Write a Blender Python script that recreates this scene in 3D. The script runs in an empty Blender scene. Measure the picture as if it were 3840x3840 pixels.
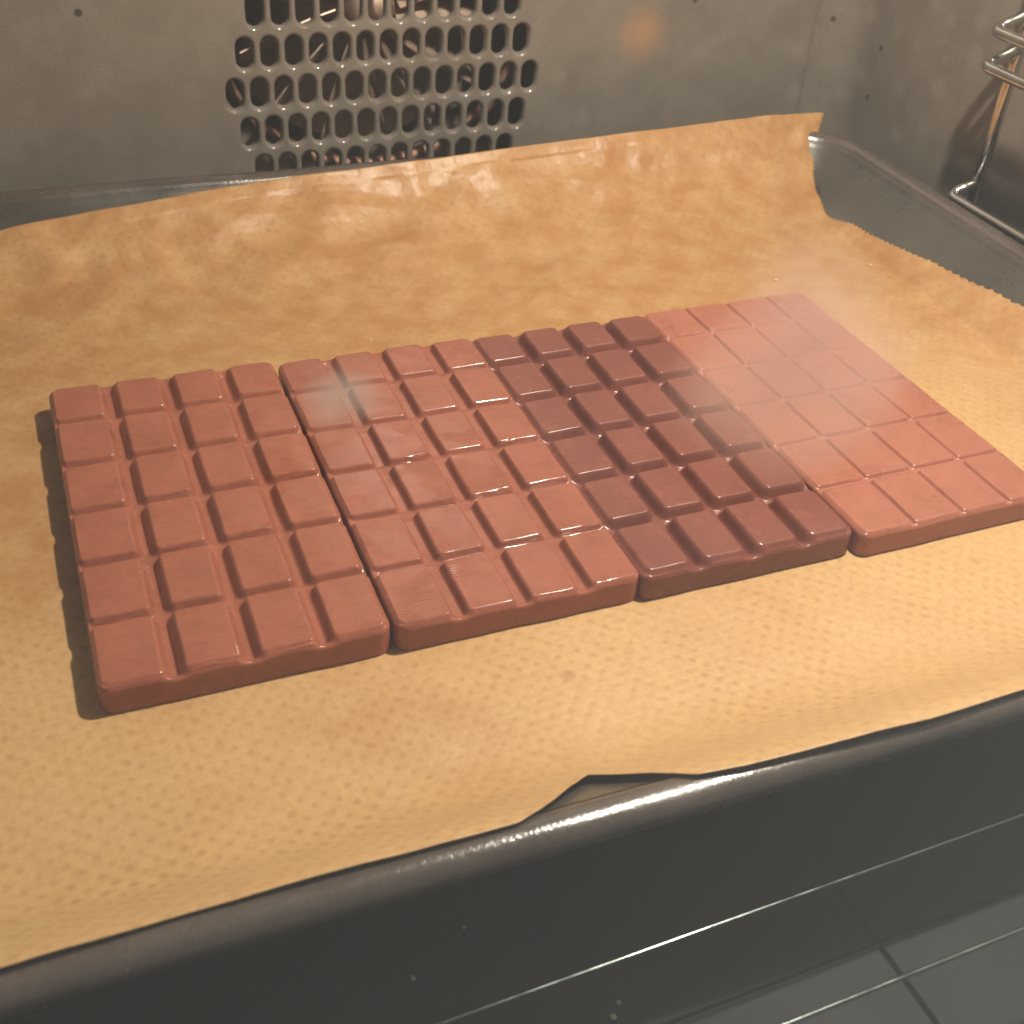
import bpy, bmesh, math, random
from mathutils import Vector, Matrix, noise

S = bpy.context.scene
COL = S.collection
random.seed(7)

# ------------------------------------------------------------------ camera
cam = bpy.data.cameras.new("camera")
camo = bpy.data.objects.new("camera", cam)
COL.objects.link(camo)
S.camera = camo
RIGHT = Vector((0.91864, -0.38975, 0.06480))
DOWN = Vector((-0.18783, -0.57512, -0.79622))
FWD = Vector((0.34759, 0.71926, -0.60153))
M = Matrix((RIGHT, -DOWN, -FWD)).transposed().to_4x4()
M.translation = (0.046489, -0.284729, 0.231606)
camo.matrix_world = M
cam.sensor_width = 36
cam.lens = 4478.73 / 3840 * 36
cam.clip_start = 0.01
cam.clip_end = 20
cam.dof.use_dof = True
cam.dof.focus_distance = 0.385
cam.dof.aperture_fstop = 25

# ------------------------------------------------------------------ light
world = bpy.data.worlds.new("World")
S.world = world
world.use_nodes = True
bg = world.node_tree.nodes["Background"]
bg.inputs[0].default_value = (0.80, 0.92, 1.0, 1)
bg.inputs[1].default_value = 0.10

lamp = bpy.data.lights.new("oven_lamp_light", 'POINT')
lamp.energy = 11.6
lamp.color = (1.0, 0.90, 0.76)
lamp.shadow_soft_size = 0.011
lampo = bpy.data.objects.new("oven_lamp_light", lamp)
lampo.location = (0.332, -0.032, 0.418)
COL.objects.link(lampo)

S.view_settings.view_transform = 'Standard'
S.view_settings.look = 'None'
S.view_settings.exposure = 0
S.view_settings.gamma = 1
S.render.engine = 'CYCLES'
S.cycles.use_denoising = True
S.cycles.max_bounces = 10
S.cycles.volume_bounces = 2
S.cycles.sample_clamp_indirect = 4
S.cycles.caustics_reflective = False

# ------------------------------------------------------------------ helpers
def material(name):
    m = bpy.data.materials.new(name)
    m.use_nodes = True
    nt = m.node_tree
    b = nt.nodes["Principled BSDF"]
    return m, nt, b

def N(nt, typ, **kw):
    n = nt.nodes.new(typ)
    for k, v in kw.items():
        if k in n.inputs.keys():
            n.inputs[k].default_value = v
        else:
            setattr(n, k, v)
    return n

def L(nt, a, b):
    nt.links.new(a, b)

def ramp(nt, fac, stops):
    r = N(nt, "ShaderNodeValToRGB")
    el = r.color_ramp.elements
    while len(el) < len(stops):
        el.new(0.5)
    for e, (p, c) in zip(el, stops):
        e.position = p
        e.color = (c if len(c) == 4 else (*c, 1)) if not isinstance(c, (int, float)) else (c, c, c, 1)
    L(nt, fac, r.inputs[0])
    return r.outputs[0]

def mixc(nt, fac, a, b, mode='MIX'):
    m = N(nt, "ShaderNodeMix", data_type='RGBA', blend_type=mode)
    for sock, v in ((m.inputs[0], fac), (m.inputs[6], a), (m.inputs[7], b)):
        if hasattr(v, "is_output"):
            L(nt, v, sock)
        elif isinstance(v, (int, float)):
            sock.default_value = v
        else:
            sock.default_value = (*v, 1)
    return m.outputs[2]

def coords(nt, scale=(1, 1, 1), rot=(0, 0, 0)):
    tc = N(nt, "ShaderNodeTexCoord")
    mp = N(nt, "ShaderNodeMapping")
    mp.inputs["Scale"].default_value = scale
    mp.inputs["Rotation"].default_value = rot
    L(nt, tc.outputs["Object"], mp.inputs[0])
    return mp.outputs[0]

def noise_tex(nt, vec, scale, detail=4, rough=0.55, dist=0.0):
    n = N(nt, "ShaderNodeTexNoise", Scale=scale, Detail=detail, Roughness=rough, Distortion=dist)
    L(nt, vec, n.inputs["Vector"])
    return n.outputs["Fac"]

def bump(nt, b, height, strength, dist=0.001, prev=None):
    bp = N(nt, "ShaderNodeBump", Strength=strength, Distance=dist)
    L(nt, height, bp.inputs["Height"])
    if prev is not None:
        L(nt, prev, bp.inputs["Normal"])
    L(nt, bp.outputs[0], b.inputs["Normal"])
    return bp.outputs[0]

def link_mesh(name, verts, faces, mat, parent=None, smooth=True, normals=None):
    me = bpy.data.meshes.new(name)
    me.from_pydata(verts, [], faces)
    me.update()
    if smooth:
        me.polygons.foreach_set("use_smooth", [True] * len(me.polygons))
    if normals is not None:
        me.normals_split_custom_set_from_vertices(normals)
    o = bpy.data.objects.new(name, me)
    COL.objects.link(o)
    if mat is not None:
        me.materials.append(mat)
    if parent is not None:
        o.parent = parent
    return o

def empty(name, loc, label, cat, group=None, rz=0.0):
    o = bpy.data.objects.new(name, None)
    o.empty_display_size = 0.02
    o.location = loc
    o.rotation_euler = (0, 0, rz)
    COL.objects.link(o)
    o["label"] = label
    o["category"] = cat
    if group:
        o["group"] = group
    return o

def tag(o, label, cat, group=None):
    o["label"] = label
    o["category"] = cat
    if group:
        o["group"] = group

def structure(o):
    o["kind"] = "structure"
    return o

def interp(x, xs, ys):
    if x <= xs[0]:
        return ys[0]
    for i in range(len(xs) - 1):
        if x <= xs[i + 1]:
            t = (x - xs[i]) / (xs[i + 1] - xs[i])
            return ys[i] + t * (ys[i + 1] - ys[i])
    return ys[-1]

def box(v, f, x0, x1, y0, y1, z0, z1):
    k = len(v)
    v += [(x0, y0, z0), (x1, y0, z0), (x1, y1, z0), (x0, y1, z0), (x0, y0, z1), (x1, y0, z1), (x1, y1, z1), (x0, y1, z1)]
    f += [tuple(k + i for i in q) for q in ((0, 3, 2, 1), (4, 5, 6, 7), (0, 1, 5, 4), (1, 2, 6, 5), (2, 3, 7, 6), (3, 0, 4, 7))]

def tube(path, rad, seg=14):
    """a swept round wire with capped ends"""
    v, f = [], []
    n = len(path)
    P = [Vector(p) for p in path]
    up = Vector((0.31, 0.17, 0.93))
    for i, p in enumerate(P):
        t = (P[min(i + 1, n - 1)] - P[max(i - 1, 0)]).normalized()
        a = t.cross(up).normalized()
        b = a.cross(t).normalized()
        r = rad(i / (n - 1)) if callable(rad) else rad
        for k in range(seg):
            w = 2 * math.pi * k / seg
            v.append(p + (a * math.cos(w) + b * math.sin(w)) * r)
    for i in range(n - 1):
        for k in range(seg):
            k2 = (k + 1) % seg
            f.append((i * seg + k, i * seg + k2, (i + 1) * seg + k2, (i + 1) * seg + k))
    f.append(tuple(range(seg - 1, -1, -1)))
    f.append(tuple((n - 1) * seg + k for k in range(seg)))
    return v, f

def round_path(pts, r, n=6):
    """polyline with its inner corners rounded"""
    P = [Vector(p) for p in pts]
    out = [P[0]]
    for i in range(1, len(P) - 1):
        a, b, c = P[i - 1], P[i], P[i + 1]
        d1 = (a - b); d2 = (c - b)
        q = min(r, d1.length * 0.45, d2.length * 0.45)
        s = b + d1.normalized() * q
        e = b + d2.normalized() * q
        for k in range(n + 1):
            t = k / n
            out.append(s * (1 - t) ** 2 + b * 2 * t * (1 - t) + e * t * t)
    out.append(P[-1])
    return out

# ------------------------------------------------------------------ materials
def enamel(name, dark, light, rough=0.34, painted_reflection=None, speck=True, bumpy=0.12, drops=False, spec=0.5):
    m, nt, b = material(name)
    v = coords(nt)
    n1 = noise_tex(nt, v, 28, 5, 0.6)
    n2 = noise_tex(nt, v, 900, 2, 0.6)
    c = ramp(nt, n1, [(0.25, dark), (0.75, light)])
    c = mixc(nt, ramp(nt, n2, [(0.40, 0.0), (0.75, 0.22)]), c, tuple(min(1, x * 1.9) for x in light))
    n5 = noise_tex(nt, v, 75, 3, 0.55)
    c = mixc(nt, ramp(nt, n5, [(0.35, 0.22), (0.6, 0.0)]), c, tuple(x * 0.55 for x in dark))
    if drops:
        vd = N(nt, "ShaderNodeTexVoronoi", Scale=46.0, Randomness=0.6)
        L(nt, v, vd.inputs["Vector"])
        c = mixc(nt, ramp(nt, vd.outputs["Distance"], [(0.10, 0.30), (0.30, 0.0)]), c, tuple(min(1, x * 1.6) for x in light))
    if speck:
        vo = N(nt, "ShaderNodeTexVoronoi", Scale=34.0)
        L(nt, v, vo.inputs["Vector"])
        sp = ramp(nt, vo.outputs["Distance"], [(0.0, 1.0), (0.045, 0.9), (0.07, 0.0)])
        c = mixc(nt, sp, c, (0.035, 0.026, 0.02))
    if painted_reflection:
        for (sx, sz, rr, colr, amt) in painted_reflection:
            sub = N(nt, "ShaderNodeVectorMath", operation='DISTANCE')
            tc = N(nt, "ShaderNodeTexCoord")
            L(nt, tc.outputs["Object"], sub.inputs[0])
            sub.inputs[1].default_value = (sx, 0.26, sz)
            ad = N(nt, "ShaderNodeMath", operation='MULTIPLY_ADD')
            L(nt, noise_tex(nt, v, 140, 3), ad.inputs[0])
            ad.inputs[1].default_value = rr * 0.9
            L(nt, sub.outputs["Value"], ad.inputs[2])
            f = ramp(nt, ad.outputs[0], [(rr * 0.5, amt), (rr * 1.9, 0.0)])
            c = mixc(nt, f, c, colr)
    L(nt, c, b.inputs["Base Color"])
    rr_ = ramp(nt, n1, [(0.3, rough - 0.07), (0.7, rough + 0.1)])
    L(nt, rr_, b.inputs["Roughness"])
    bump(nt, b, n2, bumpy, 0.0004)
    b.inputs["Specular IOR Level"].default_value = spec
    return m

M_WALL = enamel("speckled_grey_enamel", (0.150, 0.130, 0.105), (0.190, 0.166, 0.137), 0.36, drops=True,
                painted_reflection=[(0.3605, 0.0665, 0.0115, (0.52, 0.25, 0.09), 0.48)])  # blurred orange reflection painted into the wall colour
M_SIDE = enamel("side_wall_enamel", (0.115, 0.118, 0.105), (0.20, 0.20, 0.175), 0.33, speck=False)
M_VENT = enamel("smooth_vent_enamel", (0.150, 0.130, 0.105), (0.190, 0.166, 0.137), 0.085, speck=False, bumpy=0.0)
M_FLOOR = enamel("dark_floor_enamel", (0.013, 0.0155, 0.0175), (0.021, 0.0240, 0.0270), 0.6, speck=False, bumpy=0.08, spec=0.12)
M_REFLECTED_JOINT = enamel("reflected_joint", (0.003, 0.003, 0.003), (0.004, 0.004, 0.004), 0.9, speck=False)
M_CAVITY = enamel("sooty_fan_housing", (0.20, 0.155, 0.12), (0.30, 0.24, 0.19), 0.5, speck=False)
M_TRAY = enamel("brown_grey_tray_enamel", (0.040, 0.036, 0.029), (0.070, 0.063, 0.050), 0.30, bumpy=0.18)
M_RIM = enamel("worn_brown_rim_enamel", (0.050, 0.039, 0.032), (0.090, 0.070, 0.057), 0.24, speck=False, bumpy=0.25, spec=1.0)

def metal(name, col, rough):
    m, nt, b = material(name)
    v = coords(nt)
    n = noise_tex(nt, v, 160, 4)
    L(nt, ramp(nt, n, [(0.3, tuple(c * 0.75 for c in col)), (0.7, col)]), b.inputs["Base Color"])
    b.inputs["Metallic"].default_value = 1
    L(nt, ramp(nt, n, [(0.3, rough), (0.75, rough + 0.14)]), b.inputs["Roughness"])
    bump(nt, b, noise_tex(nt, v, 700, 2), 0.05, 0.0003)
    return m

M_CHROME = metal("chrome_wire", (0.62, 0.60, 0.56), 0.12)
M_FAN = metal("warm_fan_steel", (0.80, 0.62, 0.48), 0.5)
M_RING = metal("heating_ring_steel", (0.40, 0.24, 0.17), 0.6)
M_THIN_ROD = metal("polished_rod", (0.24, 0.28, 0.27), 0.13)

# --- parchment
def parchment():
    m, nt, b = material("brown_parchment")
    v = coords(nt)
    big = noise_tex(nt, v, 16, 5, 0.6, 0.4)
    mid = noise_tex(nt, v, 70, 4, 0.6)
    fine = noise_tex(nt, v, 420, 3, 0.6)
    c = ramp(nt, big, [(0.30, (0.455, 0.240, 0.088)), (0.52, (0.52, 0.295, 0.118)), (0.74, (0.60, 0.370, 0.165))])
    # browner in broad patches; brighter light at the front painted in as paler colour
    sx = N(nt, "ShaderNodeSeparateXYZ")
    L(nt, v, sx.inputs[0])
    gy = N(nt, "ShaderNodeMapRange")
    gy.inputs["From Min"].default_value = 0.14
    gy.inputs["From Max"].default_value = -0.12
    L(nt, sx.outputs["Y"], gy.inputs["Value"])
    ga = N(nt, "ShaderNodeMath", operation='MULTIPLY_ADD')
    L(nt, noise_tex(nt, v, 9, 4, 0.6, 0.6), ga.inputs[0])
    ga.inputs[1].default_value = 2.6
    ga.inputs[2].default_value = -1.42
    gb = N(nt, "ShaderNodeMath", operation='ADD')
    L(nt, ga.outputs[0], gb.inputs[0])
    L(nt, gy.outputs[0], gb.inputs[1])
    pale_front_light = ramp(nt, gb.outputs[0], [(0.25, 0.0), (1.15, 0.75)])
    c = mixc(nt, pale_front_light, c, (0.66, 0.435, 0.195))
    c = mixc(nt, ramp(nt, gb.outputs[0], [(0.0, 0.75), (0.45, 0.0)]), c, (0.40, 0.185, 0.060))
    c = mixc(nt, ramp(nt, mid, [(0.38, 0.0), (0.66, 0.55)]), c, (0.61, 0.40, 0.195))
    c = mixc(nt, ramp(nt, fine, [(0.35, 0.30), (0.6, 0.0)]), c, (0.38, 0.20, 0.075))
    # pressed dots, staggered rows
    vd = coords(nt, (1, 1, 0), (0, 0, math.radians(41)))
    vo = N(nt, "ShaderNodeTexVoronoi", voronoi_dimensions='2D', Scale=225.0, Randomness=0.12)
    L(nt, vd, vo.inputs["Vector"])
    wob = N(nt, "ShaderNodeMath", operation='MULTIPLY_ADD')
    L(nt, mid, wob.inputs[0])
    wob.inputs[1].default_value = 0.25
    L(nt, vo.outputs["Distance"], wob.inputs[2])
    dots = ramp(nt, wob.outputs[0], [(0.16, 1.0), (0.46, 0.0)])
    patch = ramp(nt, noise_tex(nt, v, 24, 3), [(0.36, 0.10), (0.64, 0.48)])
    dm = mixc(nt, 1.0, dots, patch, 'MULTIPLY')
    c = mixc(nt, dm, c, (0.36, 0.185, 0.065))
    # grease-darkened and scorched flecks
    vs = N(nt, "ShaderNodeTexVoronoi", Scale=26.0)
    L(nt, v, vs.inputs["Vector"])
    fl = ramp(nt, vs.outputs["Distance"], [(0.0, 0.40), (0.04, 0.3), (0.075, 0.0)])
    c = mixc(nt, fl, c, (0.30, 0.13, 0.05))
    L(nt, c, b.inputs["Base Color"])
    b.inputs["Roughness"].default_value = 0.43
    b.inputs["Specular IOR Level"].default_value = 0.5
    p = bump(nt, b, mid, 0.12, 0.0008)
    p = bump(nt, b, dots, 0.25, -0.0004, p)
    bump(nt, b, fine, 0.25, 0.0003, p)
    # a little light comes through the sheet
    tr = N(nt, "ShaderNodeBsdfTranslucent")
    L(nt, c, tr.inputs[0])
    mx = N(nt, "ShaderNodeMixShader")
    mx.inputs[0].default_value = 0.16
    out = nt.nodes["Material Output"]
    L(nt, b.outputs[0], mx.inputs[1])
    L(nt, tr.outputs[0], mx.inputs[2])
    L(nt, mx.outputs[0], out.inputs["Surface"])
    return m
M_PAPER = parchment()

def chocolate(name, lo, hi, rough, swirl, seed):
    m, nt, b = material(name)
    tc = N(nt, "ShaderNodeTexCoord")
    mp = N(nt, "ShaderNodeMapping")
    mp.inputs["Location"].default_value = (seed, seed * 0.7, 0)
    L(nt, tc.outputs["Object"], mp.inputs[0])
    v = mp.outputs[0]
    n1 = noise_tex(nt, v, 55, 4, 0.55)
    n2 = noise_tex(nt, v, 500, 3, 0.6)
    c = ramp(nt, n1, [(0.28, lo), (0.72, hi)])
    c = mixc(nt, ramp(nt, n2, [(0.45, 0.0), (0.8, 0.25)]), c, tuple(min(1, x * 1.35) for x in hi))
    n3 = noise_tex(nt, v, 210, 4, 0.65, 1.2)
    c = mixc(nt, ramp(nt, n3, [(0.36, 0.30), (0.55, 0.0)]), c, tuple(x * 0.72 for x in lo))
    L(nt, c, b.inputs["Base Color"])
    # fingerprint-like temper swirls
    wv = N(nt, "ShaderNodeTexWave", wave_type='BANDS', bands_direction='Y', Scale=260.0, Distortion=9.0, Detail=1.5)
    wv.inputs["Detail Scale"].default_value = 0.35
    L(nt, v, wv.inputs["Vector"])
    sw = mixc(nt, 1.0, wv.outputs["Color"], ramp(nt, noise_tex(nt, v, 62, 2), [(0.5, 0.0), (0.68, 1.0)]), 'MULTIPLY')
    L(nt, ramp(nt, n1, [(0.3, rough - 0.03), (0.7, rough + 0.09)]), b.inputs["Roughness"])
    b.inputs["Specular IOR Level"].default_value = 0.45
    b.inputs["Subsurface Weight"].default_value = 0.10
    b.inputs["Subsurface Radius"].default_value = (1.0, 0.4, 0.25)
    b.inputs["Subsurface Scale"].default_value = 0.0012
    p = bump(nt, b, sw, swirl, 0.0003)
    p = bump(nt, b, n1, 0.05, 0.0008, p)
    bump(nt, b, n2, 0.07, 0.0002, p)
    return m

# ------------------------------------------------------------------ oven cavity
XL, XR, YB, ZF, ZC = -0.045, 0.487, 0.26, -0.030, 0.43
YF = -0.265

# back wall with the slotted vent
PX, PZ = 0.01118, 0.01786
VX, VZ = 0.2271, 0.0487
HW, HH = 0.0037, 0.0066           # half width / half height of a slot
ROWS = {-2: 12, -1: 13, 0: 14, 1: 13, 2: 12, 3: 11}

def slot_outline(cx, cz, hw, hh, n=10):
    pts = []
    for k in range(n + 1):
        a = math.pi * k / n
        pts.append((cx + hw * math.cos(a), cz + (hh - hw) + hw * math.sin(a)))
    for k in range(n + 1):
        a = math.pi + math.pi * k / n
        pts.append((cx + hw * math.cos(a), cz - (hh - hw) + hw * math.sin(a)))
    return pts

def rect_point(cx, cz, x, z, hx, hz):
    dx, dz = (x - cx), (z - cz)
    s = min(hx / abs(dx) if abs(dx) > 1e-9 else 1e9, hz / abs(dz) if abs(dz) > 1e-9 else 1e9)
    return cx + dx * s, cz + dz * s

wv, wf = [], []
def wquad(x0, x1, z0, z1):
    k = len(wv)
    wv.extend([(x0, YB, z0), (x1, YB, z0), (x1, YB, z1), (x0, YB, z1)])
    wf.append((k, k + 1, k + 2, k + 3))
pv, pf, pm = [], [], []
zlo = VZ + (min(ROWS) - 0.5) * PZ
zhi = VZ + (max(ROWS) + 0.5) * PZ
wquad(XL, XR, ZF, zlo)
wquad(XL, XR, zhi, ZC)
for r, n in ROWS.items():
    z0 = VZ + (r - 0.5) * PZ
    x0 = VX - n * PX / 2
    wquad(XL, x0, z0, z0 + PZ)
    wquad(x0 + n * PX, XR, z0, z0 + PZ)
    for i in range(n):
        cx, cz = x0 + (i + 0.5) * PX, VZ + r * PZ
        rings = []
        prof = [(1.0, 0.0), (0.82, 0.00004), (0.6, 0.00022), (0.38, 0.0006), (0.18, 0.0012), (0.05, 0.0020), (0.0, 0.0030)]
        base = slot_outline(cx, cz, HW, HH)
        wide = slot_outline(cx, cz, HW + 0.00172, HH + 0.0022)
        ring = []
        for (bx, bz) in wide:
            ring.append((*rect_point(cx, cz, bx, bz, PX / 2, PZ / 2), YB))
        rings.append(ring)
        for t, dep in prof:
            rings.append([(bx + (ux - bx) * t, bz + (uz - bz) * t, YB + dep) for (bx, bz), (ux, uz) in zip(base, wide)])
        m_ = len(base)
        k0 = len(pv)
        for ring in rings:
            pv += [(x, y, z) for (x, z, y) in ring]
        for a in range(len(rings) - 1):
            for k in range(m_):
                k2 = (k + 1) % m_
                pf.append((k0 + a * m_ + k, k0 + a * m_ + k2, k0 + (a + 1) * m_ + k2, k0 + (a + 1) * m_ + k)); pm.append(0 if a == 0 else 1)
        # the four corners of the cell, so the plate stays whole
        kc = len(pv)
        for sx, sz in ((1, 1), (-1, 1), (-1, -1), (1, -1)):
            pv.append((cx + sx * PX / 2, YB, cz + sz * PZ / 2))
        ring = rings[0]
        for ci, (sx, sz) in enumerate(((1, 1), (-1, 1), (-1, -1), (1, -1))):
            for k in range(m_):
                k2 = (k + 1) % m_
                a, b_ = ring[k], ring[k2]
                on_x_a = abs(abs(a[0] - cx) - PX / 2) < 1e-7
                on_x_b = abs(abs(b_[0] - cx) - PX / 2) < 1e-7
                if on_x_a != on_x_b:
                    mx_, mz_ = (a[0] + b_[0]) / 2 - cx, (a[1] + b_[1]) / 2 - cz
                    if mx_ * sx > 0 and mz_ * sz > 0:
                        pf.append((k0 + k, kc + ci, k0 + k2)); pm.append(0)

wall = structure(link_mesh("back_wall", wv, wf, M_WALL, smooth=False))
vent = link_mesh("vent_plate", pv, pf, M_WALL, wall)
vent.data.materials.append(M_VENT)
vent.data.polygons.foreach_set("material_index", pm)
bm = bmesh.new(); bm.from_mesh(vent.data)
bmesh.ops.remove_doubles(bm, verts=bm.verts, dist=1e-6)
bmesh.ops.recalc_face_normals(bm, faces=bm.faces)
bm.to_mesh(vent.data); bm.free()

# right wall with the rounded corner towards the back
sv, sf = [], []
prof = [(XR, YF)]
RC = 0.022
for k in range(13):
    a = math.pi / 2 * k / 12
    prof.append((XR - RC + RC * math.cos(a) , YB - RC + RC * math.sin(a) - 0.0006))
prof = [(x + 0.0, y) for x, y in prof]
zs = [ZF, ZC]
for z in zs:
    for x, y in prof:
        sv.append((x, y, z))
n = len(prof)
for k in range(n - 1):
    sf.append((k + 1, k, n + k, n + k + 1))
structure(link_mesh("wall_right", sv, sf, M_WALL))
sv, sf = [], []
sv = [(XL, YF, ZF), (XL, YB, ZF), (XL, YB, ZC), (XL, YF, ZC)]
structure(link_mesh("wall_left", sv, [(0, 1, 2, 3)], M_SIDE, smooth=False))
sv = [(XL, -0.17, ZC), (XR, -0.17, ZC), (XR, YB, ZC), (XL, YB, ZC)]
structure(link_mesh("ceiling", sv, [(0, 1, 2, 3)], M_SIDE, smooth=False))

# fan housing behind the vent
cv, cf = [], []
box(cv, cf, VX - 0.10, VX + 0.10, YB + 0.0032, YB + 0.055, VZ - 0.06, VZ + 0.115)
cf = [f for i, f in enumerate(cf) if i != 2]
hous = link_mesh("fan_housing", cv, cf, M_CAVITY, wall, smooth=False)

fan = empty("convection_fan", (VX, YB + 0.042, VZ + 0.028), "steel fan wheel seen through the slots of the back wall", "fan")
fv, ff = [], []
nb = 14
for i in range(nb):
    a = 2 * math.pi * i / nb + 0.21
    bv, bf = [], []
    for rr in (0.014, 0.030, 0.048, 0.066):
        for s in (-1, 1):
            aa = a + 0.12 * rr / 0.066
            tx, tz = -math.sin(aa), math.cos(aa)
            bv.append((rr * math.cos(aa) + s * 0.0045 * tx, -0.008 + s * 0.007 , rr * math.sin(aa) + s * 0.0045 * tz))
    for k in range(3):
        bf.append((k * 2, k * 2 + 1, k * 2 + 3, k * 2 + 2))
    ob = link_mesh("fan_blade", bv, bf, M_FAN, fan, smooth=False)
    so = ob.modifiers.new("thick", 'SOLIDIFY'); so.thickness = 0.0008
v_, f_ = [], []
for j, (rr, yy) in enumerate(((0.0, -0.018), (0.006, -0.018), (0.012, -0.014), (0.014, -0.004), (0.070, 0.006), (0.070, 0.008))):
    for k in range(32):
        a = 2 * math.pi * k / 32
        v_.append((rr * math.cos(a), yy, rr * math.sin(a)))
for j in range(5):
    for k in range(32):
        k2 = (k + 1) % 32
        f_.append((j * 32 + k, j * 32 + k2, (j + 1) * 32 + k2, (j + 1) * 32 + k))
link_mesh("fan_hub", v_, f_, M_FAN, fan)
ring_path = [(VX + 0.079 * math.cos(2 * math.pi * k / 60), YB + 0.022, VZ + 0.028 + 0.074 * math.sin(2 * math.pi * k / 60)) for k in range(58)]
tv, tf = tube(ring_path, 0.0035, 10)
hr = link_mesh("heating_ring", tv, tf, M_RING)
tag(hr, "rust coloured heating ring behind the slotted back wall", "heating ring")

# oven floor, cut into dark panels that imitate reflected kitchen tiles
flo = structure(link_mesh("oven_floor", [(XL, YF, ZF - 0.0025), (XR, YF, ZF - 0.0025), (XR, YB, ZF - 0.0025), (XL, YB, ZF - 0.0025)], [(0, 1, 2, 3)], M_REFLECTED_JOINT, smooth=False))
XS = [XL, 0.0185, 0.2155, 0.4125, XR]
YS = [YF, -0.1665, 0.02, 0.15, YB]
GAP = 0.0007
for i in range(4):
    for j in range(4):
        x0, x1, y0, y1 = XS[i] + GAP, XS[i + 1] - GAP, YS[j] + GAP * 0.6, YS[j + 1] - GAP * 0.6
        bv, bf = [], []
        box(bv, bf, x0, x1, y0, y1, ZF - 0.0024, ZF)
        o = link_mesh("reflected_tile", bv, bf, M_FLOOR, flo, smooth=False)
        be = o.modifiers.new("bevel", 'BEVEL'); be.width = 0.0004; be.segments = 3

# ------------------------------------------------------------------ side rack of bent wire
rack = empty("side_rack", (0.474, 0.127, ZF), "chrome wire side rack on the right oven wall", "oven rack")
def rel(pts, o):
    return [Vector(p) - Vector(o) for p in pts]
def wire(name, pts, r, parent, rr=0.008):
    tv, tf = tube(round_path(rel(pts, parent.location), rr), r)
    return link_mesh(name, tv, tf, M_CHROME, parent)
for y in (0.127, -0.11):
    wire("upright", [(0.476, y, ZF + 0.0005), (0.476, y, 0.10), (0.476, y, 0.30)], 0.0029, rack)
for z, xi in ((0.0225, 0.4645), (0.0835, 0.462), (0.0985, 0.462)):
    wire("support_loop", [(0.4755, 0.1265, z + 0.0075), (xi, 0.1315, z), (xi, 0.0, z), (xi, -0.114, z), (0.4755, -0.1095, z + 0.0075)], 0.0026, rack, 0.006)

# ------------------------------------------------------------------ baking tray
TX0, TX1, TY0, TY1 = -0.034, 0.4475, -0.1465, 0.2280
SKEW = 0.028          # the tray sits slightly askew in the oven
def rrect(x0, x1, y0, y1, r, nseg=10, nside=14):
    pts = []
    cs = [(x1 - r, y1 - r, 0), (x0 + r, y1 - r, 90), (x0 + r, y0 + r, 180), (x1 - r, y0 + r, 270)]
    for ci, (cx, cy, a0) in enumerate(cs):
        for k in range(nseg + 1):
            a = math.radians(a0 + 90 * k / nseg)
            pts.append((cx + r * math.cos(a), cy + r * math.sin(a)))
        nx_, ny_, na = cs[(ci + 1) % 4]
        a = math.radians(na)
        ex, ey = nx_ + r * math.cos(a), ny_ + r * math.sin(a)
        sx, sy = pts[-1]
        for k in range(1, nside):
            pts.append((sx + (ex - sx) * k / nside, sy + (ey - sy) * k / nside))
    return pts
def loft(prof, R0=0.034):
    v, f = [], []
    m_ = None
    for ins, z in prof:
        pts = rrect(TX0 + ins, TX1 - ins, TY0 + ins, TY1 - ins, max(0.004, R0 - ins))
        m_ = len(pts)
        for (x, y) in pts:
            w = 0.0006 * noise.noise((x * 14, y * 14, 3.3)) if ins < 0.012 else 0
            # about the point (0.14, -0.1435) of the front rim
            v.append((x + w + 0.14 * (1 - math.cos(SKEW)) + 0.1435 * math.sin(SKEW), y + w + 0.14 * math.sin(SKEW) - 0.1435 * (1 - math.cos(SKEW)), z + w))
    for a in range(len(prof) - 1):
        for k in range(m_):
            k2 = (k + 1) % m_
            f.append((a * m_ + k, a * m_ + k2, (a + 1) * m_ + k2, (a + 1) * m_ + k))
    return v, f, m_
tray = empty("baking_tray", (0, 0, 0), "shallow brown-grey enamel baking tray with rolled rim under the parchment", "baking tray", None, -SKEW)
v_, f_, m_ = loft([(0.041, -0.0016), (0.037, -0.0012), (0.032, 0.0008), (0.026, 0.0056), (0.014, 0.0175), (0.0105, 0.0210), (0.0080, 0.0235)])
f_.append(tuple(range(m_)))
pan = link_mesh("pan", v_, f_, M_TRAY, tray)
rim_prof = [(0.0030 + 0.0050 * math.cos(math.radians(d)), 0.0226 + 0.0040 * math.sin(math.radians(d))) for d in (22, 35, 50, 70, 90, 110, 130, 150, 170, 190, 215, 240, 265)]
rim_prof = [(0.0080, 0.0235)] + rim_prof
v_, f_, m_ = loft(rim_prof)
link_mesh("rim", v_, f_, M_RIM, tray)
v_, f_, m_ = loft([(0.0092, 0.0226), (0.0115, 0.0198), (0.0150, 0.0158), (0.0270, 0.0035), (0.0330, -0.0012), (0.0400, -0.0032)])
f_.append(tuple(range(5 * m_, 6 * m_)))
link_mesh("underside", v_, [tuple(reversed(q)) for q in f_], M_TRAY, tray)

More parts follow.
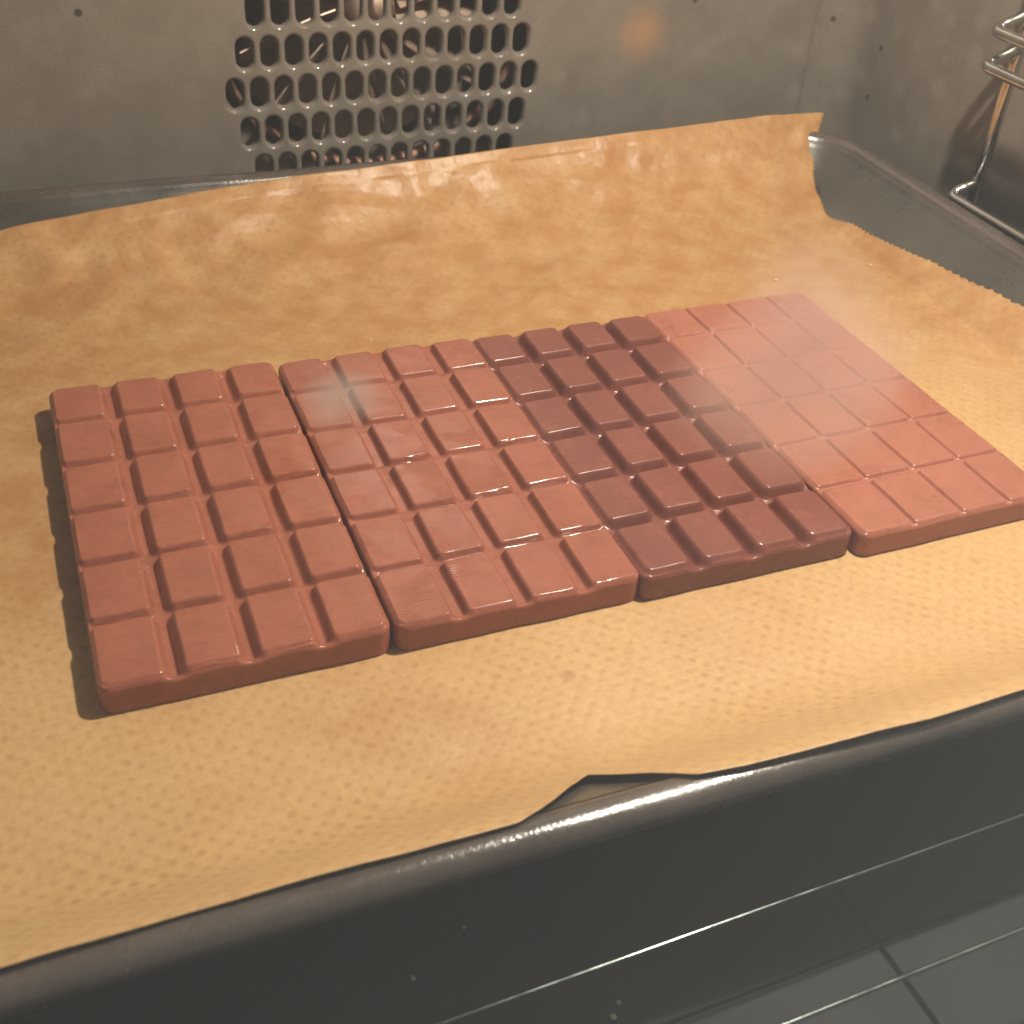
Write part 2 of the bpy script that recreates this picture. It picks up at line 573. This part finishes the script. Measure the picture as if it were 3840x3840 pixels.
# ------------------------------------------------------------------ parchment sheet
FRX = [0.0206, 0.0545, 0.0863, 0.1089, 0.1237, 0.1300, 0.1353, 0.1440, 0.1523, 0.1565, 0.1615, 0.1660, 0.1777, 0.2058, 0.2278, 0.2567, 0.45]
FRE = [-0.1392, -0.1392, -0.1402, -0.1412, -0.1415, -0.1385, -0.1345, -0.1265, -0.1205, -0.1300, -0.1395, -0.1432, -0.1450, -0.1468, -0.1480, -0.1480, -0.1525]
FRY = [y + 0.028 * (x - 0.14) for x, y in zip(FRX, FRE)]      # measured square to the tray
BKX = [-0.01, 0.045, 0.066, 0.098, 0.132, 0.180, 0.230, 0.284, 0.341, 0.402, 0.449]
BKZ = [0.0185, 0.0195, 0.0218, 0.0235, 0.0262, 0.0285, 0.0302, 0.0321, 0.0336, 0.0353, 0.0345]
CY = [-0.160, -0.1480, -0.1440, -0.1395, -0.1290, -0.1180, -0.112, -0.104, 0.120, 0.140, 0.160, 0.185, 0.203, 0.213, 0.219, 0.224]
CZ = [0.0282, 0.0290, 0.0290, 0.0270, 0.0168, 0.0060, 0.0022, 0.0, 0.0, 0.0007, 0.0030, 0.0095, 0.019, 0.029, 0.038, 0.046]
# arc length along the cross-section
def smooth_curve():
    pts = []
    for i in range(1600):
        y = CY[0] + (CY[-1] - CY[0]) * i / 1599
        pts.append([y, interp(y, CY, CZ)])
    for _ in range(60):
        q = [p[1] for p in pts]
        for i in range(2, len(pts) - 2):
            pts[i][1] = (q[i - 2] + q[i - 1] + q[i] + q[i + 1] + q[i + 2]) / 5
    return pts
CURVE = smooth_curve()
ARC = [0.0]
for a, b_ in zip(CURVE, CURVE[1:]):
    ARC.append(ARC[-1] + math.hypot(b_[0] - a[0], b_[1] - a[1]))
CYS = [p[0] for p in CURVE]; CZS = [p[1] for p in CURVE]
import bisect
def fast(x, xs, ys):
    i = bisect.bisect_left(xs, x)
    if i <= 0: return ys[0]
    if i >= len(xs): return ys[-1]
    t = (x - xs[i - 1]) / (xs[i] - xs[i - 1])
    return ys[i - 1] + t * (ys[i] - ys[i - 1])
ZBACK = [(z, s) for (y, z), s in zip(CURVE, ARC) if y > 0.13]
def smooth01(t):
    t = max(0.0, min(1.0, t))
    return t * t * (3 - 2 * t)
def s_of_y(y): return fast(y, CYS, ARC)
def s_of_backz(z): return fast(z, [q[0] for q in ZBACK], [q[1] for q in ZBACK])
RY = [-0.16, 0.0, 0.040, 0.076, 0.108, 0.143, 0.163, 0.178, 0.192, 0.204, 0.2165, 0.224]
RX = [0.4370, 0.4352, 0.4336, 0.4302, 0.4271, 0.4236, 0.4215, 0.4252, 0.4312, 0.4394, 0.4492, 0.4530]
FOLDS = [(0.95, 0.30, 0.041, 1.0, 0.13), (0.60, -0.80, 0.033, 0.9, 0.57), (0.20, 0.98, 0.027, 0.9, 0.31), (-0.75, 0.66, 0.052, 1.1, 0.82), (0.99, -0.12, 0.023, 0.5, 0.44)]
NXP, NYP = 300, 320
pv, pf = [], []
XP0 = -0.006
for j in range(NYP + 1):
    t = j / NYP
    # finer towards both ends of the sheet
    tt = t + 0.07 * math.sin(2 * math.pi * t) * -1
    for i in range(NXP + 1):
        u = i / NXP
        xg = XP0 + u * (0.438 - XP0)
        sf_ = s_of_y(interp(xg, FRX, FRY))
        sb_ = s_of_backz(interp(xg, BKX, BKZ))
        s = sf_ + tt * (sb_ - sf_)
        y = fast(s, ARC, CYS); z = fast(s, ARC, CZS)
        xr = interp(y, RY, RX)
        if u > 0.96:   # toothed tear edge
            ph = (s / 0.0026) % 1.0
            xr += (abs(ph - 0.5) - 0.25) * 0.0022 + 0.0006 * noise.noise((s * 90, 4.0, 1.0))
        x = XP0 + u * (xr - XP0)
        # rises on to the sloping right side of the tray
        if y < 0.165:
            k = max(0.0, x - 0.4165)
            z += k * 0.78 * min(1.0, k / 0.004) * min(1.0, (0.165 - y) / 0.02)
        # crumpling: calm under the bars, lively at the back and on the fringes
        q = Vector((x, y, z))
        back = max(0.0, min(1.0, (y - 0.125) / 0.06))
        frontk = max(0.0, min(1.0, (-0.075 - y) / 0.04))
        n1 = noise.fractal(q * 26, 1.0, 2.0, 3)
        # folds: straight creases in several directions with flat facets between them
        wx = x + 0.010 * noise.noise((x * 18, s * 18, 0.0)); ws = s + 0.010 * noise.noise((x * 18, s * 18, 9.0))
        fold = 0.0
        for (ca, sa, wl, am, ph) in FOLDS:
            tri = abs(((wx * ca + ws * sa) / wl + ph) % 1.0 - 0.5) * 2
            fold += am * (max(0.0, tri - 0.35) - 0.21) * (0.4 + 0.9 * max(0.0, noise.noise((x * 15 + ph * 9, s * 22, ph * 5)) + 0.45))
        inside = max(0.0, min(1.0, (x - 0.02) / 0.02, (0.39 - x) / 0.02, (y + 0.095) / 0.02, (0.125 - y) / 0.02))
        h = n1 * (0.00035 * (1 - inside * 0.7) + 0.0012 * back) + fold * (0.00022 * (1 - inside) + 0.0016 * back)
        edge_l = max(0.0, (0.055 - x) / 0.05) * back
        h += edge_l * 0.006 * max(0.0, noise.noise((x * 55, y * 48, 2.0)))
        # surface normal of the cross-section
        y2 = fast(s + 0.001, ARC, CYS); z2 = fast(s + 0.001, ARC, CZS)
        ty, tz = (y2 - y), (z2 - fast(s, ARC, CZS))
        ln = math.hypot(ty, tz) or 1
        ny, nz = -tz / ln, ty / ln
        if h < 0 and y < 0.12:
            h *= 0.4
        if y < -0.11:
            h = max(h, -0.0001)
        y += -0.028 * (x - 0.14) * smooth01((-0.085 - y) / 0.045)
        if tt > 0.985 or t > 0.985:
            h *= 0.6
        lip = max(0.0, (t - 0.955) / 0.045)
        if x < 0.20:
            y += lip * lip * 0.0025 * min(1, (0.20 - x) / 0.05)
        pv.append((x, y + ny * h, z + nz * h))
for j in range(NYP):
    for i in range(NXP):
        a = j * (NXP + 1) + i
        pf.append((a, a + 1, a + NXP + 2, a + NXP + 1))
paper = link_mesh("parchment_sheet", pv, pf, M_PAPER)
so = paper.modifiers.new("thickness", 'SOLIDIFY'); so.thickness = 0.00016; so.offset = -1
tag(paper, "brown baking parchment lining the tray, curling up against the back", "baking paper")

# ------------------------------------------------------------------ chocolate bars
def smoothstep(t):
    t = max(0.0, min(1.0, t))
    return t * t * (3 - 2 * t)

def profile(d, w):
    """1 on the plateau (d<=0), 0 in the groove (d>=w): a straight slope with both ends rounded"""
    t = d / w
    if t <= 0: return 1.0
    if t >= 1: return 0.0
    return 1 - (t - math.sin(2 * math.pi * t) / (2 * math.pi) * 0.55)

def make_bar(origin, yaw, W4, L6, style, mat, label):
    """squares are cut from one moulded surface, so the grooves run on from piece to piece"""
    ML, MR, MF, MB = style["margins"]
    bar = empty("chocolate_bar", (*origin, 0.0), label, "chocolate bar", "chocolate bars side by side on the parchment", yaw)
    pu, pw = W4 / 4, L6 / 6
    X0, X1, Y0, Y1 = ML, W4 - MR, MF, L6 - MB
    ht, hg = style["top"], style["groove"]
    gx, gy = style["gx"], style["gy"]          # half width of the flat groove bottom
    bx, by = style["bx"], style["by"]          # width of the sloping sides
    ob = style["outer"]                        # slope at the outer edge of the bar
    rad = style["round"]
    RO = 0.0035
    NG = 30
    rnd = random.Random(style["seed"])
    wob = [[(rnd.uniform(-1, 1), rnd.uniform(-1, 1), rnd.uniform(-1, 1)) for _ in range(6)] for _ in range(4)]

    def height(x, y):
        i = min(3, max(0, int(x / pu))); j = min(5, max(0, int(y / pw)))
        xa = X0 + ob if i == 0 else i * pu + gx
        xb = X1 - ob if i == 3 else (i + 1) * pu - gx
        ya = Y0 + ob if j == 0 else j * pw + gy
        yb = Y1 - ob if j == 5 else (j + 1) * pw - gy
        wxa = ob if i == 0 else bx; wxb = ob if i == 3 else bx
        wya = ob if j == 0 else by; wyb = ob if j == 5 else by
        # plateau limits: inside the slopes
        pa = xa + (0 if i == 0 else bx); pb = xb - (0 if i == 3 else bx)
        qa = ya + (0 if j == 0 else by); qb = yb - (0 if j == 5 else by)
        r = rad
        pa += r; pb -= r; qa += r; qb -= r
        dx = (pa - x) / 1.0 if x < pa else ((x - pb) if x > pb else 0.0)
        dy = (qa - y) / 1.0 if y < qa else ((y - qb) if y > qb else 0.0)
        sx = wxa if x < pa else wxb
        sy = wya if y < qa else wyb
        # normalised distances so that wide and narrow slopes meet in a rounded corner
        ex = max(0.0, dx); ey = max(0.0, dy)
        if ex > 0 and ey > 0:
            d = math.hypot(ex, ey) - r
            wgt = ex / (ex + ey)
            w = sx * wgt + sy * (1 - wgt)
            outer = ((x < pa and i == 0) or (x > pb and i == 3)) * wgt + ((y < qa and j == 0) or (y > qb and j == 5)) * (1 - wgt)
        elif ex > 0:
            d = ex - r; w = sx
            outer = 1.0 if ((x < pa and i == 0) or (x > pb and i == 3)) else 0.0
        else:
            d = ey - r; w = sy
            outer = 1.0 if ey > 0 and ((y < qa and j == 0) or (y > qb and j == 5)) else 0.0
        p = profile(d, w)
        hgm = hg
        if ex + ey > 0:
            wg = ex / (ex + ey)
            hgm = hg * wg + style["row"] * (1 - wg)
        low = hgm + (style["lip"] - hgm) * outer
        h = low + (ht - low) * p
        # groove ends dip down at the rim
        a, b, c = wob[i][j]
        lx = (x - (i + 0.5) * pu) / pu; ly = (y - (j + 0.5) * pw) / pw
        h += p * (a * 0.00010 + lx * b * 0.00022 + ly * c * 0.00022)
        h += 0.00010 * noise.noise((x * 160 + style["seed"], y * 160, 0.3)) + 0.00018 * noise.noise((x * 45, y * 45 + style["seed"], 1.7))
        # soft dishing of each square
        h += style.get("dome", 0) * p * (1 - 2 * (lx * lx + ly * ly))
        return h

    def place(x, y):
        """rounded outer corners in plan"""
        px, py = x, y
        for cx, cy, sx, sy in ((X0 + RO, Y0 + RO, -1, -1), (X1 - RO, Y0 + RO, 1, -1), (X0 + RO, Y1 - RO, -1, 1), (X1 - RO, Y1 - RO, 1, 1)):
            dx, dy = (x - cx) * sx, (y - cy) * sy
            if dx > 0 and dy > 0:
                l = math.hypot(dx, dy)
                k = max(dx, dy) / l
                px, py = cx + sx * dx * k, cy + sy * dy * k
        wv_ = 0.00025 * noise.noise((x * 70 + style["seed"], y * 70, 5.0))
        return px + wv_, py + wv_

    def normal(x, y):
        e = 0.00008
        hx = (height(min(x + e, X1), y) - height(max(x - e, X0), y)) / (min(x + e, X1) - max(x - e, X0))
        hy = (height(x, min(y + e, Y1)) - height(x, max(y - e, Y0))) / (min(y + e, Y1) - max(y - e, Y0))
        return Vector((-hx, -hy, 1)).normalized()

    def ease(k):   # more samples near the cell borders where the slopes are
        t = k / NG
        return t - 0.085 * math.sin(2 * math.pi * t)

    skirt = [(0.00025, 0.95, 0.6), (0.0004, 0.85, 0.9), (0.0005, 0.45, 1.0), (0.0006, 0.10, 1.0), (0.0003, 0.0, 0.6)]
    for i in range(4):
        for j in range(6):
            x0 = X0 if i == 0 else i * pu
            x1 = X1 if i == 3 else (i + 1) * pu
            y0 = Y0 if j == 0 else j * pw
            y1 = Y1 if j == 5 else (j + 1) * pw
            vs, ns, fs = [], [], []
            for b in range(NG + 1):
                for a in range(NG + 1):
                    x = x0 + (x1 - x0) * ease(a); y = y0 + (y1 - y0) * ease(b)
                    # keep the sample inside its own cell when it lies on a shared border
                    xs = min(max(x, x0 + 1e-7), x1 - 1e-7); ys = min(max(y, y0 + 1e-7), y1 - 1e-7)
                    px, py = place(x, y)
                    vs.append(Vector((px, py, height(xs, ys))))
                    nn = normal(xs, ys)
                    if (i > 0 and a == 0) or (i < 3 and a == NG):
                        nn = Vector((0, nn.y, nn.z)).normalized()
                    if (j > 0 and b == 0) or (j < 5 and b == NG):
                        nn = Vector((nn.x, 0, nn.z)).normalized()
                    ns.append(nn)
            for b in range(NG):
                for a in range(NG):
                    k = b * (NG + 1) + a
                    fs.append((k, k + 1, k + NG + 2, k + NG + 1))
            # outer sides
            idx = lambda a, b: b * (NG + 1) + a
            chain = []
            if j == 0: chain.append([(idx(a, 0)) for a in range(NG + 1)])
            if i == 3: chain.append([(idx(NG, b)) for b in range(NG + 1)])
            if j == 5: chain.append([(idx(a, NG)) for a in range(NG, -1, -1)])
            if i == 0: chain.append([(idx(0, b)) for b in range(NG, -1, -1)])
            merged = []
            for ch in chain:
                if merged and merged[-1][-1] == ch[0]:
                    merged[-1] += ch[1:]
                else:
                    merged.append(ch)
            if len(merged) > 1 and merged[-1][-1] == merged[0][0]:
                merged[0] = merged[-1] + merged[0][1:]
                merged.pop()
            for ch in merged:
                prev = ch
                outs = []
                for q, k in enumerate(ch):
                    p0 = vs[ch[max(q - 1, 0)]]; p1 = vs[ch[min(q + 1, len(ch) - 1)]]
                    t = (p1 - p0)
                    o = Vector((t.y, -t.x, 0))
                    o = o.normalized() if o.length > 1e-9 else Vector((0, 0, 0))
                    outs.append(o)
                for q, k in enumerate(ch):
                    ns[k] = (ns[k] * 0.6 + outs[q] * 0.5).normalized()
                for off, zf, side in skirt:
                    cur = []
                    for q, k in enumerate(ch):
                        p = vs[k]
                        cur.append(len(vs))
                        vs.append(Vector((p.x + outs[q].x * off, p.y + outs[q].y * off, p.z * zf)))
                        ns.append((outs[q] * side + Vector((0, 0, max(0.08, 1 - side)))).normalized())
                    for q in range(len(ch) - 1):
                        fs.append((prev[q + 1], prev[q], cur[q], cur[q + 1]))
                    prev = cur
            link_mesh("square", [tuple(p) for p in vs], fs, mat, bar, True, [tuple(q) for q in ns])
    return bar

MILK1 = chocolate("milk_chocolate_warm", (0.258, 0.083, 0.046), (0.325, 0.107, 0.062), 0.165, 0.55, 0.0)
MILK2 = chocolate("milk_chocolate_glossy", (0.258, 0.086, 0.052), (0.320, 0.108, 0.067), 0.115, 0.55, 3.1)
DARK = chocolate("dark_chocolate", (0.165, 0.053, 0.038), (0.210, 0.069, 0.050), 0.22, 0.10, 6.4)
MILK4 = chocolate("pale_milk_chocolate", (0.300, 0.105, 0.066), (0.355, 0.128, 0.082), 0.27, 0.25, 9.2)

make_bar((0.0464, -0.0548), -0.0248, 0.0785, 0.1524,
         dict(margins=(0.0006, 0.0016, 0.0002, 0.0036), top=0.0097, groove=0.0062, row=0.0074, gx=0.0005, gy=0.0001, bx=0.0027, by=0.0018,
              outer=0.0013, lip=0.0089, round=0.0010, seed=1, dome=0.00025),
         MILK1, "milk chocolate bar with wide soft grooves, casting its shadow on bare parchment")
make_bar((0.1242, -0.0574), -0.0245, 0.0763, 0.1512,
         dict(margins=(0.0010, 0.0012, 0.0002, 0.0036), top=0.0094, groove=0.0065, row=0.0074, gx=0.0011, gy=0.0005, bx=0.0019, by=0.0013,
              outer=0.0011, lip=0.0087, round=0.0009, seed=2, dome=0.0001),
         MILK2, "glossy milk chocolate bar with flat-bottomed grooves, between another milk bar and the dark bar")
make_bar((0.1995, -0.0603), -0.0180, 0.0747, 0.1511,
         dict(margins=(0.0002, 0.0003, 0.0002, 0.0036), top=0.0102, groove=0.0061, row=0.0061, gx=0.0002, gy=0.0002, bx=0.0027, by=0.0026,
              outer=0.0022, lip=0.0086, round=0.0012, seed=3, dome=0.0001),
         DARK, "dark chocolate bar with deep V-shaped grooves, the darkest of the row")
make_bar((0.2759, -0.0642), -0.0077, 0.0774, 0.1560,
         dict(margins=(0.0000, 0.0012, 0.0002, 0.0042), top=0.0090, groove=0.0079, row=0.0078, gx=0.0003, gy=0.0005, bx=0.0009, by=0.0010,
              outer=0.0011, lip=0.0082, round=0.0008, seed=4, dome=0.0),
         MILK4, "pale milk chocolate bar with thin shallow grooves beside the dark bar")

# ------------------------------------------------------------------ crumbs
mc, ntc, bc = material("pale_crumb")
vv = coords(ntc)
L(ntc, ramp(ntc, noise_tex(ntc, vv, 900, 3), [(0.3, (0.62, 0.46, 0.25)), (0.7, (0.88, 0.76, 0.55))]), bc.inputs["Base Color"])
bc.inputs["Roughness"].default_value = 0.5
def crumb(x, y, z, r, label, group, seed):
    bm = bmesh.new()
    bmesh.ops.create_icosphere(bm, subdivisions=2, radius=r)
    for v in bm.verts:
        v.co *= 1 + 0.35 * noise.noise(v.co * (1.4 / r) + Vector((seed * 3.1, 0, 0)))
        v.co.z *= 0.7
    me = bpy.data.meshes.new("crumb")
    bm.to_mesh(me); bm.free()
    me.materials.append(mc)
    o = bpy.data.objects.new("crumb", me)
    o.location = (x, y, z + r * 0.55)
    COL.objects.link(o)
    tag(o, label, "crumb", group)
for k, (x, y, r) in enumerate([(0.1030, -0.1346, 0.0007), (0.1435, -0.1606, 0.0008), (0.1464, -0.1577, 0.0006), (0.1193, -0.1261, 0.0004)]):
    crumb(x, y, ZF, r, "tiny pale crumb on the dark oven floor in front of the tray", "crumbs on the oven floor", k)
for k, (x, y, r) in enumerate([(0.3602, 0.1135, 0.0007), (0.4131, 0.1144, 0.0006), (0.1710, 0.1125, 0.0004), (0.0902, 0.1359, 0.0004), (0.390, 0.055, 0.0004), (0.405, 0.035, 0.0004), (0.382, 0.012, 0.0004)]):
    crumb(x, y, 0.0002, r, "tiny pale crumb on the parchment behind the chocolate bars", "crumbs on the parchment", k + 9)

# ------------------------------------------------------------------ oven door glass
door = empty("oven_door", (0.22, -0.216, ZF), "misted glass oven door with a greasy smudge and an imitated pink reflection in front of the tray", "oven door")
def volume_mat(name, col, dens, absorb=0.0):
    m = bpy.data.materials.new(name)
    m.use_nodes = True
    nt = m.node_tree
    nt.nodes.remove(nt.nodes["Principled BSDF"])
    vs = N(nt, "ShaderNodeVolumePrincipled")
    vs.inputs["Color"].default_value = (*col, 1)
    vs.inputs["Density"].default_value = dens
    L(nt, vs.outputs[0], nt.nodes["Material Output"].inputs["Volume"])
    return m
def drel(x, y, z):
    return (x - 0.22, y + 0.216, z - ZF)
bv, bf = [], []
box(bv, bf, *[c for c in (-0.25, 0.25)], 0.0, 0.003, 0.0003, 0.40)
pane = link_mesh("glass_pane", bv, bf, volume_mat("misted_glass", (0.84, 0.91, 1.0), 16.0), door, smooth=False)
tv, tf = tube([drel(x, -0.1605, -0.0055) for x in (-0.03, 0.1, 0.2, 0.3, 0.47)], 0.00045, 10)  # two loose rods laid along bright lines, part not identified
link_mesh("thin_rod", tv, tf, M_THIN_ROD, door)
tv, tf = tube([drel(x, -0.1875, -0.004) for x in (-0.03, 0.1, 0.2, 0.3, 0.47)], 0.00055, 10)
link_mesh("thin_rod", tv, tf, M_THIN_ROD, door)
def smear_or_glare(cx, cz, rx, rz, th, mat, tilt=0.0):
    """a film for the smudge and the pink reflection, thinning towards its ragged edge"""
    NR, NA = 14, 48
    v, f = [], []
    for side in (-1, 1):
        for r in range(NR + 1):
            q = r / NR
            for a in range(NA):
                w = 2 * math.pi * a / NA
                k = q * (1 + 0.30 * noise.noise((math.cos(w) * 1.3 + cx * 90, math.sin(w) * 1.3, cz * 70)))
                x, z = k * rx * math.cos(w), k * rz * math.sin(w)
                t = th * (1 - q * q) ** 2 * (1 + 0.5 * noise.noise((x * 260, z * 260, cx * 50)))
                v.append((x * math.cos(tilt) - z * math.sin(tilt), side * t, x * math.sin(tilt) + z * math.cos(tilt)))
    B = (NR + 1) * NA
    for s_ in (0, 1):
        for r in range(NR):
            for a in range(NA):
                a2 = (a + 1) % NA
                qd = (s_ * B + r * NA + a, s_ * B + r * NA + a2, s_ * B + (r + 1) * NA + a2, s_ * B + (r + 1) * NA + a)
                f.append(qd if s_ == 0 else tuple(reversed(qd)))
    o = link_mesh("smear_or_glare", v, f, mat, pane)
    bm = bmesh.new(); bm.from_mesh(o.data)
    bmesh.ops.remove_doubles(bm, verts=bm.verts, dist=1e-7)
    bmesh.ops.recalc_face_normals(bm, faces=bm.faces)
    bm.to_mesh(o.data); bm.free()
    o.location = drel(cx, -0.2129 + th * 1.6 + 0.0002, cz)
M_REFLECTION = volume_mat("pink_reflection_film", (1.0, 0.76, 0.67), 460.0)  # pink reflection imitated by a tinted film on the glass
M_SM2 = volume_mat("grey_grease_film", (0.80, 0.72, 0.64), 600.0)
smear_or_glare(0.1094, 0.1803, 0.0165, 0.0122, 0.0007, M_REFLECTION, -0.6)
smear_or_glare(0.0670, 0.1846, 0.0034, 0.0031, 0.0005, M_SM2)
